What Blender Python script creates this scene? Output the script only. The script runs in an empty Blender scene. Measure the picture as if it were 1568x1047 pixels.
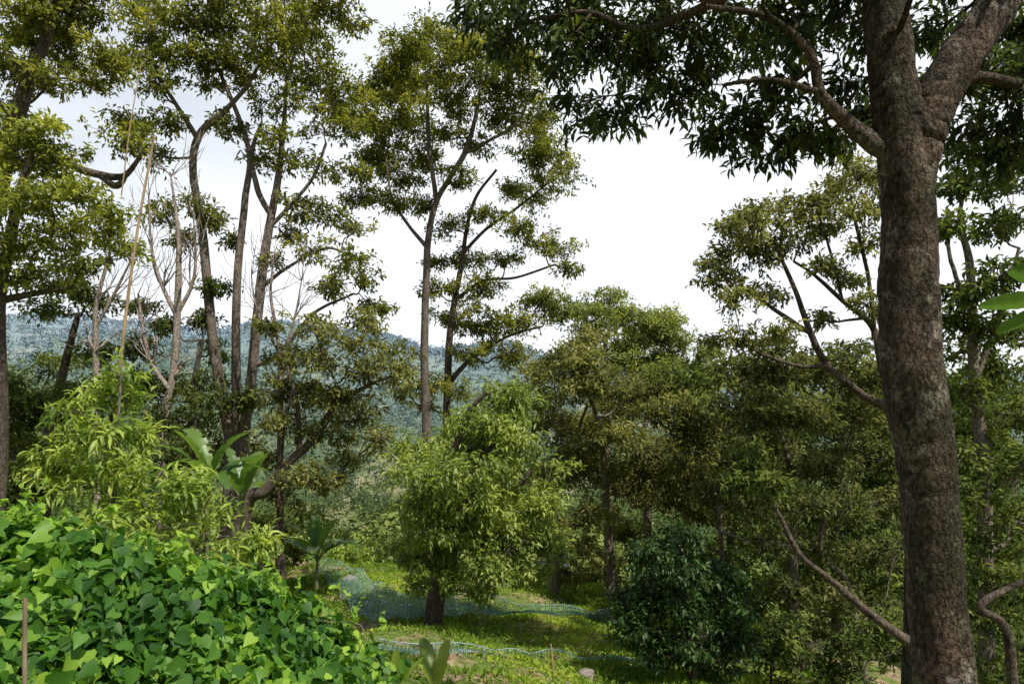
import bpy, math, random
import numpy as np
rng = np.random.default_rng(11)
random.seed(5)
UP = np.array([0, 0, 1.0])

# ---------------------------------------------------------------- image-coordinate helper
# u, v are image pixel column / row, projected from the camera (origin), distance d in metres north (+Y)
F = 1045.0; PX0 = 784.0; PY0 = 590.0  # focal length in pixels, image centre column, horizon row
def unproject(u, v, d):
    return np.array([(u - PX0) / F * d, d, (PY0 - v) / F * d])

def sstep(t):
    t = np.clip(t, 0, 1); return t * t * (3 - 2 * t)

# ---------------------------------------------------------------- terrain
def height(x, y):
    x = np.asarray(x, float); y = np.asarray(y, float)
    base = np.interp(y, [-2500, -60, -10, 0, 3, 10, 16, 22, 27, 40, 70, 120, 180, 260],
                        [160, 18, 1.0, -1.65, -2.1, -4.6, -6.0, -6.5, -7.3, -13, -27, -44, -52, -54])
    kl = 0.2 - 0.14 * sstep((y - 11) / 9)
    lat = np.where(x < 0, kl * np.minimum(-x, 14), -0.15 * np.minimum(x, 6) - 0.3 * np.clip(x - 6, 0, 20))
    lat = lat * (1 - sstep((y - 25) / 80)) * sstep((y + 4) / 8)
    H = np.interp(x, [-2500, -520, -175, 0, 240, 600, 2500], [115, 80, 64, 40, 0, 0, 60])
    wav = 6 * np.sin(x * .021 + 1) + 4 * np.sin(x * .043 + y * .01) + 2 * np.sin(x * .09 + 2)
    ridge = (H + 54 + wav) * sstep((y - 260) / 680)
    ridge = ridge + sstep((y - 200) / 200) * (1 - sstep((y - 700) / 200)) * 13 * np.sin(x * .013 + y * .008 + 1) * np.sin(y * .016 + x * .006)
    hill = 60 * np.exp(-(((x + 300) / 105) ** 2 + ((y - 350) / 100) ** 2))
    sm = 0.09 * np.sin(x * 1.3 + y * .7) + 0.06 * np.sin(x * 2.9 - y * 2.1) + 0.04 * np.sin(y * 4.3 + x)
    return base + lat + ridge + hill + sm
def gdist(u, v):
    """distance at which the sight line through image pixel u, v meets the terrace"""
    d = np.linspace(7, 27, 400); z = height((u - PX0) / F * d, d); l = (PY0 - v) / F * d
    k = np.where(l <= z)[0]
    return float(d[k[0]]) if len(k) else 26.0

def link(ob, parent=None):
    bpy.context.scene.collection.objects.link(ob)
    if parent: ob.parent = parent
    return ob
def empty(name):
    e = bpy.data.objects.new(name, None); e.empty_display_size = .3
    return link(e)

def mesh_obj(name, V, T, mat, attr=None, smooth=False, parent=None):
    me = bpy.data.meshes.new(name)
    V = np.asarray(V, dtype=np.float32); T = np.asarray(T, dtype=np.int32)
    k = T.shape[1]; m = len(T)
    me.vertices.add(len(V)); me.vertices.foreach_set('co', V.ravel())
    me.loops.add(m * k); me.loops.foreach_set('vertex_index', T.ravel())
    me.polygons.add(m); me.polygons.foreach_set('loop_start', np.arange(0, m * k, k, dtype=np.int32))
    if smooth: me.polygons.foreach_set('use_smooth', np.ones(m, dtype=bool))
    me.update(calc_edges=True)
    if attr is not None:
        a = me.attributes.new('lc', 'FLOAT', 'POINT'); a.data.foreach_set('value', np.asarray(attr, dtype=np.float32))
    me.materials.append(mat)
    return link(bpy.data.objects.new(name, me), parent)

# ---------------------------------------------------------------- materials
def newmat(name):
    m = bpy.data.materials.new(name); m.use_nodes = True
    nt = m.node_tree; nt.nodes.clear()
    return m, nt, nt.nodes, nt.links
def ramp(N, stops):
    r = N.new('ShaderNodeValToRGB'); el = r.color_ramp.elements
    while len(el) < len(stops): el.new(0.5)
    for e, (p, c) in zip(el, stops): e.position = p; e.color = (*c, 1)
    return r

def leaf_mat(name, dark, mid, light, tr=0.38, rough=0.45, spec=0.4, trgain=1.6, cheap=False, g=1.25):
    m, nt, N, L = newmat(name)
    dark, mid, light = [tuple(k * g for k in c) for c in (dark, mid, light)]
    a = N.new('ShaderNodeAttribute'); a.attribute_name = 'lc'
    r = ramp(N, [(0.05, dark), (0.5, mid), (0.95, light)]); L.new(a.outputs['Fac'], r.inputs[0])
    if cheap:
        p = N.new('ShaderNodeBsdfDiffuse'); L.new(r.outputs[0], p.inputs[0])
    else:
        p = N.new('ShaderNodeBsdfPrincipled'); p.inputs['Roughness'].default_value = rough
        p.inputs['Specular IOR Level'].default_value = spec
        L.new(r.outputs[0], p.inputs['Base Color'])
    mul = N.new('ShaderNodeMix'); mul.data_type = 'RGBA'; mul.blend_type = 'MULTIPLY'; mul.inputs[0].default_value = 1
    L.new(r.outputs[0], mul.inputs[6]); mul.inputs[7].default_value = (trgain * 1.15, trgain * 1.15, trgain * .6, 1)
    t = N.new('ShaderNodeBsdfTranslucent'); L.new(mul.outputs[2], t.inputs[0])
    mx = N.new('ShaderNodeMixShader'); mx.inputs[0].default_value = tr
    L.new(p.outputs[0], mx.inputs[1]); L.new(t.outputs[0], mx.inputs[2])
    o = N.new('ShaderNodeOutputMaterial'); L.new(mx.outputs[0], o.inputs[0])
    return m

def bark_mat(name, c1, c2, c3, scale=6.0, bump=0.6, patch=0.62, dist=.04, ring=False):
    m, nt, N, L = newmat(name)
    tc = N.new('ShaderNodeTexCoord')
    mp = N.new('ShaderNodeMapping'); mp.inputs['Scale'].default_value = (1, 1, .45); L.new(tc.outputs['Object'], mp.inputs[0])
    n1 = N.new('ShaderNodeTexNoise'); n1.inputs['Scale'].default_value = scale; n1.inputs['Detail'].default_value = 8; n1.inputs['Roughness'].default_value = .7
    n2 = N.new('ShaderNodeTexNoise'); n2.inputs['Scale'].default_value = scale * .6; n2.inputs['Detail'].default_value = 8; n2.inputs['Roughness'].default_value = .8
    n4 = N.new('ShaderNodeTexNoise'); n4.inputs['Scale'].default_value = scale * 7; n4.inputs['Detail'].default_value = 5
    for n in (n1, n4): L.new(mp.outputs[0], n.inputs['Vector'])
    L.new(tc.outputs['Object'], n2.inputs['Vector'])
    r1 = ramp(N, [(0.35, c1), (0.6, c2)]); L.new(n1.outputs[0], r1.inputs[0])
    r2 = ramp(N, [(patch - .03, (0, 0, 0)), (patch + .04, (1, 1, 1))]); L.new(n2.outputs[0], r2.inputs[0])
    mx = N.new('ShaderNodeMix'); mx.data_type = 'RGBA'; L.new(r2.outputs[0], mx.inputs[0])
    L.new(r1.outputs[0], mx.inputs[6]); mx.inputs[7].default_value = (*c3, 1)
    r4 = ramp(N, [(0.35, (.28, .28, .28)), (0.62, (1.2, 1.2, 1.2))]); L.new(n4.outputs[0], r4.inputs[0])
    mm = N.new('ShaderNodeMix'); mm.data_type = 'RGBA'; mm.blend_type = 'MULTIPLY'; mm.inputs[0].default_value = .9
    L.new(mx.outputs[2], mm.inputs[6]); L.new(r4.outputs[0], mm.inputs[7])
    p = N.new('ShaderNodeBsdfPrincipled'); p.inputs['Roughness'].default_value = .9; p.inputs['Specular IOR Level'].default_value = .2
    L.new(mm.outputs[2], p.inputs['Base Color'])
    ad = N.new('ShaderNodeMath'); ad.operation = 'ADD'; L.new(n1.outputs[0], ad.inputs[0]); L.new(n4.outputs[0], ad.inputs[1])
    hsrc = ad
    if ring:
        m5 = N.new('ShaderNodeMapping'); m5.inputs['Scale'].default_value = (1, 1, .8)
        nd = N.new('ShaderNodeTexNoise'); nd.inputs['Scale'].default_value = 9; nd.inputs['Detail'].default_value = 4; L.new(tc.outputs['Object'], nd.inputs['Vector'])
        ma = N.new('ShaderNodeVectorMath'); ma.operation = 'MULTIPLY_ADD'; L.new(nd.outputs[1], ma.inputs[0]); ma.inputs[1].default_value = (.16, .16, .16); L.new(tc.outputs['Object'], ma.inputs[2])
        L.new(ma.outputs[0], m5.inputs[0])
        vo = N.new('ShaderNodeTexVoronoi'); vo.feature = 'DISTANCE_TO_EDGE'; vo.inputs['Scale'].default_value = 15; L.new(m5.outputs[0], vo.inputs['Vector'])
        cr = ramp(N, [(0.0, (.45, .45, .45)), (0.10, (1, 1, 1))]); L.new(vo.outputs['Distance'], cr.inputs[0])
        m6 = N.new('ShaderNodeMix'); m6.data_type = 'RGBA'; m6.blend_type = 'MULTIPLY'; m6.inputs[0].default_value = .7
        L.new(mm.outputs[2], m6.inputs[6]); L.new(cr.outputs[0], m6.inputs[7])
        nb = N.new('ShaderNodeTexNoise'); nb.inputs['Scale'].default_value = 1.7; nb.inputs['Detail'].default_value = 5; L.new(tc.outputs['Object'], nb.inputs['Vector'])
        rb = ramp(N, [(.38, (.5, .56, .38)), (.6, (1.15, 1.05, 1.0))]); L.new(nb.outputs[0], rb.inputs[0])
        m7 = N.new('ShaderNodeMix'); m7.data_type = 'RGBA'; m7.blend_type = 'MULTIPLY'; m7.inputs[0].default_value = 1
        L.new(m6.outputs[2], m7.inputs[6]); L.new(rb.outputs[0], m7.inputs[7]); L.new(m7.outputs[2], p.inputs['Base Color'])
        a2 = N.new('ShaderNodeMath'); a2.operation = 'MULTIPLY_ADD'; L.new(cr.outputs[0], a2.inputs[0]); a2.inputs[1].default_value = .35; L.new(ad.outputs[0], a2.inputs[2]); hsrc = a2
    b = N.new('ShaderNodeBump'); b.inputs['Strength'].default_value = bump; b.inputs['Distance'].default_value = dist
    L.new(hsrc.outputs[0], b.inputs['Height']); L.new(b.outputs[0], p.inputs['Normal'])
    o = N.new('ShaderNodeOutputMaterial'); L.new(p.outputs[0], o.inputs[0])
    return m

def plain(name, c, rough=.8, var=.3, sc=8):
    m, nt, N, L = newmat(name)
    tc = N.new('ShaderNodeTexCoord'); n = N.new('ShaderNodeTexNoise'); n.inputs['Scale'].default_value = sc; n.inputs['Detail'].default_value = 6
    L.new(tc.outputs['Object'], n.inputs['Vector'])
    r = ramp(N, [(.3, tuple(k * (1 - var) for k in c)), (.7, tuple(k * (1 + var) for k in c))]); L.new(n.outputs[0], r.inputs[0])
    p = N.new('ShaderNodeBsdfPrincipled'); p.inputs['Roughness'].default_value = rough; L.new(r.outputs[0], p.inputs['Base Color'])
    o = N.new('ShaderNodeOutputMaterial'); L.new(p.outputs[0], o.inputs[0])
    return m

M_near = leaf_mat('leaf_near_dark', (.014, .024, .007), (.034, .052, .013), (.11, .14, .03), tr=.36, rough=.4, g=1.1)
M_tall = leaf_mat('leaf_tall_olive', (.04, .050, .016), (.125, .138, .032), (.28, .27, .055), tr=.40, cheap=True, g=1.3)
M_olive = leaf_mat('leaf_olive_brown', (.045, .052, .022), (.135, .142, .05), (.28, .27, .10), tr=.34, cheap=True, g=1.3)
M_dark = leaf_mat('leaf_forest_dark', (.022, .036, .012), (.068, .092, .028), (.17, .20, .055), tr=.3, cheap=True, g=1.3)
M_durian = leaf_mat('leaf_durian', (.05, .078, .02), (.15, .20, .042), (.32, .36, .09), tr=.36, g=1.3)
M_sap = leaf_mat('leaf_sapling', (.065, .11, .02), (.19, .26, .045), (.38, .43, .10), tr=.40)
M_citrus = leaf_mat('leaf_citrus', (.010, .026, .006), (.024, .052, .011), (.055, .105, .02), tr=.2, rough=.42, spec=.3)
M_vine = leaf_mat('leaf_vine', (.022, .068, .010), (.070, .165, .018), (.24, .36, .04), tr=.36, rough=.5, spec=.3, g=1.3)
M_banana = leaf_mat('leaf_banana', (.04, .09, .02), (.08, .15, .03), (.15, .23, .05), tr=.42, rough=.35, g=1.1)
M_banyel = leaf_mat('leaf_banana_yellow', (.10, .16, .025), (.20, .27, .04), (.32, .36, .07), tr=.42, rough=.4, g=1)  # yellow-green leaves of the bottom-centre banana clump
M_grass = leaf_mat('leaf_grass', (.07, .12, .02), (.16, .24, .036), (.34, .38, .07), tr=.38, cheap=True, g=1.4)
M_lefty = leaf_mat('leaf_left_yellow', (.05, .066, .018), (.155, .175, .038), (.32, .32, .07), tr=.42, cheap=True, g=1.3)
M_top = leaf_mat('leaf_bright_top', (.045, .066, .024), (.15, .18, .055), (.31, .325, .11), tr=.36, cheap=True, g=1.3)
B_near = bark_mat('bark_near', (.05, .036, .027), (.15, .112, .085), (.27, .245, .21), scale=6, bump=1, patch=.57, dist=.05, ring=True)
B_dark = bark_mat('bark_dark', (.05, .036, .028), (.15, .115, .088), (.24, .2, .17), scale=5)
B_grey = bark_mat('bark_grey', (.11, .085, .067), (.24, .195, .155), (.36, .32, .28), scale=5)
B_pale = bark_mat('bark_pale', (.28, .21, .17), (.42, .35, .30), (.5, .46, .42), scale=5)
M_bamboo = plain('bamboo', (.38, .26, .13), .5)
M_stakew = plain('weathered_wood', (.22, .16, .11), .8)
M_stem = plain('banana_stem', (.16, .17, .07), .6)
M_rock = plain('rock', (.25, .21, .18), .9)
M_net = plain('net_teal', (.17, .34, .36), .6, .1)
M_rope = plain('rope', (.34, .46, .50), .6, .1)

# ---------------------------------------------------------------- leaf builder
LEAF4 = (np.array([(0, 0, 0), (-.5, .45, .14), (0, 1, -.12), (.5, .45, .14)]), np.array([(0, 3, 2), (0, 2, 1)]))
LEAF7 = (np.array([(0, 0, 0), (-.40, .28, .08), (-.44, .6, .04), (0, 1, -.22), (.44, .6, .04), (.40, .28, .08), (0, .5, 0)]),
         np.array([(6, 0, 5), (6, 5, 4), (6, 4, 3), (6, 3, 2), (6, 2, 1), (6, 1, 0)]))
HEART = (np.array([(0, 0, 0), (-.30, -.14, .05), (-.55, .08, .09), (-.5, .38, .08), (-.24, .74, .0), (0, 1.05, -.16), (.24, .74, 0), (.5, .38, .08), (.55, .08, .09), (.30, -.14, .05), (0, .42, -.02)]),
         np.array([(10, (i + 1) % 10, i) for i in range(10)]))
def nrm(a): return a / (np.linalg.norm(a, axis=-1, keepdims=True) + 1e-9)
class Leaves:
    def __init__(s, tpl): s.t = tpl; s.P = []; s.D = []; s.U = []; s.L = []; s.W = []; s.C = []
    def add(s, P, D, U, L, W, C):
        s.P.append(P); s.D.append(D); s.U.append(U); s.L.append(L); s.W.append(W); s.C.append(C)
    def build(s, name, mat, parent=None):
        P = np.concatenate(s.P); D = nrm(np.concatenate(s.D)); U = np.concatenate(s.U)
        L = np.concatenate(s.L)[:, None, None]; W = np.concatenate(s.W)[:, None, None]; C = np.concatenate(s.C)
        X = nrm(np.cross(D, U)); Nn = np.cross(X, D); tv, tt = s.t
        V = P[:, None] + X[:, None] * tv[None, :, 0:1] * W + D[:, None] * tv[None, :, 1:2] * L + Nn[:, None] * tv[None, :, 2:3] * L
        n = len(P); k = len(tv)
        T = (np.arange(n)[:, None, None] * k + tt[None]).reshape(-1, 3)
        return mesh_obj(name, V.reshape(-1, 3), T, mat, attr=np.repeat(np.clip(C, 0, 1), k), parent=parent)

# ---------------------------------------------------------------- tubes
class Tubes:
    def __init__(s): s.V = []; s.T = []; s.n = 0
    def add(s, pts, rad, sides=6, rough=0.0):
        pts = np.asarray(pts, float); rad = np.asarray(rad, float); m = len(pts)
        tan = nrm(np.gradient(pts, axis=0)); ref = np.array([0.31, .95, 0.05])
        a = nrm(np.cross(tan, ref)); b = np.cross(tan, a)
        th = np.linspace(0, 2 * np.pi, sides, endpoint=False)
        R = rad[:, None] * np.ones(sides)
        if rough:
            i = np.arange(m)[:, None]; ph = rng.uniform(0, 6, 6)
            R = R * (1 + rough * (np.sin(th * 2 + i * .11 + ph[0]) * .6 + np.sin(th * 3 - i * .13 + ph[1]) * .5 + np.sin(th * 5 + i * .3 + ph[2]) * .25 + np.sin(i * .35 + ph[3]) * .3) + rough * .18 * rng.normal(size=(m, sides)))
        V = pts[:, None] + a[:, None] * (np.cos(th)[None, :, None] * R[..., None]) + b[:, None] * (np.sin(th)[None, :, None] * R[..., None])
        i = np.arange(m - 1)[:, None] * sides; j = np.arange(sides)[None]; j2 = (j + 1) % sides
        q = np.stack([i + j, i + j2, i + sides + j2, i + sides + j], -1).reshape(-1, 4) + s.n
        s.V.append(V.reshape(-1, 3)); s.T.append(q); s.n += m * sides
    def build(s, name, mat, parent=None):
        return mesh_obj(name, np.concatenate(s.V), np.concatenate(s.T), mat, smooth=True, parent=parent)

def crom(P, seg):
    P = np.asarray(P, float)
    if len(P) < 3:
        t = np.linspace(0, 1, seg + 1)[:, None]; return P[0] * (1 - t) + P[-1] * t
    Q = np.vstack([2 * P[0] - P[1], P, 2 * P[-1] - P[-2]]); out = []
    for i in range(1, len(Q) - 2):
        t = np.linspace(0, 1, seg, endpoint=False)[:, None]
        p0, p1, p2, p3 = Q[i - 1], Q[i], Q[i + 1], Q[i + 2]
        out.append(.5 * ((2 * p1) + (-p0 + p2) * t + (2 * p0 - 5 * p1 + 4 * p2 - p3) * t * t + (-p0 + 3 * p1 - 3 * p2 + p3) * t ** 3))
    out.append(P[-1:]); return np.vstack(out)

def rsph(n): return nrm(rng.normal(size=(n, 3)))

# ---------------------------------------------------------------- tree generator
DG = 1.3
def make_tree(name, d, trunks, clusters, leafmat, bark, LL=.17, LW=.064, dens=1.9, depth=.5, tpl=LEAF4, droop=.3,
              flat=.72, sides=9, seg=7, twig=.012, sub=14, spread=1.0, rs=1.1, sway=.2, upn=.5):
    par = empty(name); T = Tubes(); nodes = []; nr = []
    for tr in trunks:
        P = []
        for q in tr:
            u, v, w = q[:3]; dd = d + (q[3] if len(q) > 3 else 0)
            if v is None:
                x = (u - PX0) / F * dd; P.append((x, dd, float(height(x, dd)) - .25, w / F * dd / 2))
            else: P.append((*unproject(u, v, dd), w / F * dd / 2))
        C = crom(P, seg)
        big = C[:, 3].max() > .06
        wob = rng.normal(size=(len(C), 3)) * C[:, 3:4] * (.02 if big else .12)
        tt = np.linspace(0, len(P), len(C))
        for k in range(2): wob[:, k] += C[:, 3] * sway * np.sin(tt * 2.3 + rng.uniform(0, 6))
        C[:, :3] += wob
        T.add(C[:, :3], np.maximum(C[:, 3], .006), sides if big else 6, rough=.05 if big else 0)
        nodes += list(C[2:, :3]); nr += list(C[2:, 3])
    cl = []
    for c in clusters:
        u, v, r = c[:3]; r = r * rs; dd = d + (c[3] if len(c) > 3 else rng.normal() * depth * r / F * d * 1.3)
        cl.append((unproject(u, v, dd), r / F * dd))
    LV = Leaves(tpl)
    NA = np.array(nodes) if nodes else np.zeros((0, 3))
    if len(NA): cl.sort(key=lambda k: np.min(np.linalg.norm(NA - k[0], axis=1)))
    for c, r in cl:
        NA = np.array(nodes); dv = np.linalg.norm(NA - c, axis=1) + 1.3 * np.maximum(0, NA[:, 2] - c[2] + .1 * r)
        k = int(np.argmin(dv)); a = NA[k]; L = np.linalg.norm(c - a)
        m1 = a * .66 + c * .34 + np.array([0, 0, -.06 * L]) + rng.normal(size=3) * .07 * L
        m2 = a * .33 + c * .67 + np.array([0, 0, .03 * L]) + rng.normal(size=3) * .07 * L
        r0 = min(nr[k] * .75, .012 + .02 * L + .012 * r)
        C = crom([a, m1, m2, c], 4)
        R = np.linspace(max(r0, twig), twig, len(C))
        T.add(C, R, 6); nodes += list(C[4:]); nr += list(R[4:])
        limb = C[len(C) // 2:]
        K = max(5, int(sub * rng.uniform(.8, 1.2)))
        dirs = rsph(K); dirs[:, 2] = dirs[:, 2] * .8 + .15
        S = c + dirs * np.array([spread, spread, flat]) * r * rng.uniform(.3, 1.05, (K, 1))
        RS = r * rng.uniform(.22, .5, K)
        N = DG * dens * np.pi * r * r / (.5 * LL * LW)
        per = 9; M = max(3, int(N / per / K))
        for s_, q_ in zip(S, RS):
            a = limb[rng.integers(len(limb))]
            mid = (a + s_) / 2 + rng.normal(size=3) * .08 * r
            T.add(crom([a, mid, s_], 3), np.linspace(twig, twig * .45, 7), 4)
            mm = max(2, int(M * (q_ / (.36 * r)) ** 2))
            g = rng.normal(size=(mm, 3)) * np.array([1, 1, .42]) * q_ * .62
            tp = s_ + g; ax = nrm(nrm(tp - c) + .5 * rsph(mm) + np.array([0, 0, .15]))
            for q in range(min(3, mm)):
                T.add(np.array([s_, (s_ + tp[q]) / 2 + rng.normal(size=3) * .02, tp[q]]), [twig * .5, twig * .4, twig * .25], 3)
            P = np.repeat(tp, per, 0) + rng.normal(size=(mm * per, 3)) * LL * .45
            D = np.repeat(ax, per, 0) * .5 + rsph(mm * per) * .8 - np.array([0, 0, droop])
            U = UP + rsph(mm * per) * upn
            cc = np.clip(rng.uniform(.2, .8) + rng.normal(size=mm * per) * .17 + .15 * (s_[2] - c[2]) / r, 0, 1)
            l = LL * rng.uniform(.65, 1.25, mm * per)
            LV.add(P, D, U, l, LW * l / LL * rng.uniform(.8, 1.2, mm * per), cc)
    T.build('trunk_and_limbs', bark, par)
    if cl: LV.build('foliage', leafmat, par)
    return par

# ================================================================ TREES
# near tree, right
top = [(u, -75 - 25 * (i % 2), 70, 1.0 * math.sin(i * 2.1)) for i, u in enumerate(range(790, 1640, 85))]
top2 = [(u, -210, 80, .8 * math.sin(i * 1.3)) for i, u in enumerate(range(1100, 1640, 180))]
make_tree('mango_tree', 5.0,
  [[(1450, None, 118), (1442, 1047, 86), (1430, 850, 80), (1416, 700, 84), (1397, 560, 84), (1390, 400, 78), (1386, 285, 74), (1378, 190, 70), (1362, 100, 64), (1354, 0, 58), (1340, -150, 50), (1310, -300, 30)],
   [(1400, 330, 40), (1404, 250, 60), (1424, 170, 66), (1472, 90, 62), (1530, 0, 56), (1600, -130, 45), (1660, -240, 25)],
   [(1385, 245, 28), (1340, 222, 30), (1300, 190, 22), (1258, 145, 16), (1245, 95, 14), (1222, 60, 12), (1170, 25, 10), (1080, 10, 7)],
   [(1258, 145, 12), (1215, 130, 10), (1170, 122, 8), (1110, 130, 6)],
   [(1354, 10, 30), (1290, -30, 26), (1200, -50, 20), (1080, 10, 14, .3), (980, 45, 11, .6), (900, 20, 8, .8), (820, 30, 5, 1)],
   [(1440, 130, 30), (1500, 120, 20), (1560, 130, 14)]],
  [(735, 18, 32, 1.2), (790, 38, 50, 1), (850, 85, 50, 1), (885, 165, 38, .9), (935, 180, 36, 1.2), (930, 60, 70, 1), (990, 130, 55, 1), (1040, 35, 60, .7), (1045, 150, 40, 1.1),
   (1140, 20, 55, .5), (1105, 205, 32, .6), (1145, 190, 38, .6), (1175, 240, 42, .5), (1190, 130, 36, .4), (1235, 200, 40, .3), (1290, 40, 60, .6), (1230, 20, 50, .2), (1285, 215, 30, .5), (1300, 130, 36, .7),
   (880, 20, 60, 1.3), (1000, 10, 60, 1), (1090, 70, 36, .8), (1080, 110, 30, 1.2), (1300, -20, 60, .3), (770, 60, 30, 1.4), (840, 30, 50, 1.5), (960, 100, 50, 1.5), (1200, 60, 44, 1.4), (1150, 80, 34, 1.8), (1320, 180, 30, 1.2), (1330, 60, 44, 1.5),
   (1440, 40, 45, .7), (1500, 120, 55, .8), (1545, 165, 60, .6), (1480, 190, 50, 1), (1560, 235, 42, .8), (1560, 40, 60, .9), (1520, 240, 42, 1), (1610, 120, 60, .5), (1430, 200, 26, 1.4), (1480, 60, 50, 1.8), (1540, 90, 50, 2), (1450, 130, 40, 2), (1480, 250, 34, 1.5)] + top + top2,
  M_near, B_near, LL=.11, LW=.035, dens=1.9, tpl=LEAF7, droop=.5, sides=32, seg=14, twig=.005, sub=10, flat=.85, sway=.05, upn=.65)

# durian centre
make_tree('durian_tree', 16,
  [[(664, None, 50), (666, 960, 30), (670, 900, 28), (676, 810, 21), (688, 720, 14), (712, 640, 9), (745, 600, 6)],
   [(674, 850, 15), (720, 800, 11), (780, 760, 9), (815, 720, 6)], [(672, 880, 13), (640, 840, 10), (620, 800, 6)], [(680, 800, 9), (740, 700, 7), (790, 640, 5)]],
  [(785, 610, 40), (750, 640, 50), (700, 668, 46), (655, 700, 38), (800, 670, 44), (745, 700, 62), (690, 730, 62), (800, 735, 56), (650, 760, 40, -.8), (730, 775, 62, -.6), (830, 780, 40), (680, 815, 54, -.8), (770, 600, 26), (640, 690, 28),
   (790, 820, 50), (845, 835, 30), (640, 855, 38, -.4), (730, 860, 46, -.6), (690, 880, 34, -.5), (775, 880, 40), (650, 895, 26), (820, 880, 26), (730, 905, 26), (700, 760, 50, -1.2), (660, 810, 40, -1)],
  M_durian, B_dark, LL=.16, LW=.056, dens=2.2, droop=.5, depth=.9, twig=.01)

# tall twin trees behind
make_tree('tall_forest_tree', 25,
  [[(655, None, 24), (654, 800, 15), (652, 640, 13.5), (651, 520, 12), (652, 420, 11), (656, 370, 10), (668, 310, 8.5), (690, 270, 8.5), (712, 235, 8.5), (725, 190, 7), (735, 140, 5), (738, 90, 3)],
   [(668, 312, 8), (660, 250, 7), (655, 180, 6), (652, 110, 3)], [(655, 380, 7), (625, 345, 5), (600, 300, 4), (590, 240, 3)],
   [(712, 235, 6), (750, 215, 5), (790, 190, 4), (810, 150, 3)]],
  [(655, 65, 38), (620, 80, 36), (695, 75, 38), (640, 120, 46), (590, 115, 34), (735, 95, 40), (775, 100, 44), (810, 130, 36), (835, 175, 24), (700, 140, 36), (770, 165, 42), (600, 180, 42), (565, 190, 32), (640, 200, 40), (810, 210, 36), (832, 225, 22),
   (575, 245, 36), (620, 265, 38), (690, 205, 26), (740, 225, 28), (595, 310, 30), (545, 300, 28), (640, 310, 26), (705, 275, 26), (720, 60, 30), (680, 110, 34), (750, 130, 34), (610, 140, 34), (560, 150, 26), (760, 60, 30), (800, 90, 30), (700, 170, 30), (655, 240, 30), (600, 225, 30)],
  M_tall, B_grey, dens=1.9, depth=.9)
make_tree('tall_forest_tree', 26,
  [[(690, None, 22), (686, 700, 13), (685, 620, 12), (686, 540, 11), (695, 470, 9), (705, 410, 8), (715, 350, 6), (730, 300, 5), (760, 260, 4)],
   [(686, 590, 9), (715, 555, 7), (750, 530, 5), (790, 510, 4), (830, 500, 3)], [(697, 460, 7), (740, 430, 5), (790, 425, 4), (850, 405, 3)], [(708, 390, 6), (745, 350, 5), (790, 320, 4), (840, 280, 3)]],
  [(700, 350, 28), (720, 400, 28), (670, 400, 20), (740, 445, 36), (700, 490, 34), (745, 500, 40), (785, 495, 34), (720, 540, 34), (780, 545, 32), (770, 400, 26), (830, 375, 28), (865, 385, 28), (870, 410, 20),
   (800, 350, 28), (850, 275, 34), (860, 255, 24), (790, 290, 30), (820, 310, 26), (750, 330, 28), (830, 470, 32), (660, 450, 16), (820, 245, 28), (700, 600, 26), (640, 620, 24), (620, 600, 26), (660, 590, 18), (840, 235, 26), (680, 440, 24)],
  M_tall, B_dark, dens=1.6, depth=.8)

# left group: three stems
make_tree('tall_forest_tree', 20,
  [[(360, None, 44), (356, 720, 28), (345, 630, 18), (325, 500, 15), (308, 350, 13), (297, 260, 11), (306, 205, 11), (345, 170, 8), (380, 130, 6), (410, 70, 4)],
   [(364, None, 36), (362, 700, 19), (362, 560, 14), (366, 400, 12), (374, 310, 11), (382, 230, 8), (340, 120, 6), (310, 60, 4)],
   [(372, None, 36), (374, 690, 19), (386, 560, 15), (403, 420, 14), (415, 330, 12), (428, 260, 10), (435, 190, 7), (440, 120, 5), (460, 60, 4)],
   [(415, 330, 9), (395, 290, 9), (385, 240, 7), (400, 190, 5)], [(410, 350, 7), (450, 310, 6), (480, 270, 5), (500, 220, 4)],
   [(300, 210, 8), (270, 160, 6), (240, 110, 5), (225, 60, 3)], [(400, 440, 7), (440, 410, 5), (500, 380, 4), (550, 400, 3)],
   [(390, 560, 8), (430, 540, 7), (480, 480, 5), (540, 450, 4)]],
  [(290, 30, 50), (350, 40, 44), (410, 25, 50), (470, 35, 44), (520, 20, 34), (240, 60, 40), (215, 20, 40), (300, 95, 40), (360, 100, 34), (425, 90, 48), (480, 110, 44), (520, 140, 34), (240, 130, 34), (205, 190, 36), (260, 190, 26),
   (450, 165, 36), (500, 200, 38), (400, 160, 26), (340, 190, 22), (395, 250, 26), (440, 245, 30), (505, 260, 30), (230, 240, 26), (450, 320, 28), (500, 330, 34), (475, 380, 30), (530, 400, 28), (560, 430, 24), (575, 470, 22),
   (510, 440, 24), (300, 320, 26), (250, 330, 26), (280, 370, 24), (330, 340, 18), (330, -30, 50), (430, -40, 55), (250, -40, 50), (510, -30, 40), (350, 370, 14), (420, 400, 16), (270, 90, 34), (330, 130, 30), (390, 120, 34), (450, 60, 40), (540, 40, 26), (500, 160, 34), (540, 200, 26), (550, 260, 20), (420, 210, 26), (200, 90, 30), (540, 350, 24), (440, 360, 24), (360, 200, 24)],
  M_tall, B_grey, dens=1.6, depth=.9)

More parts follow.
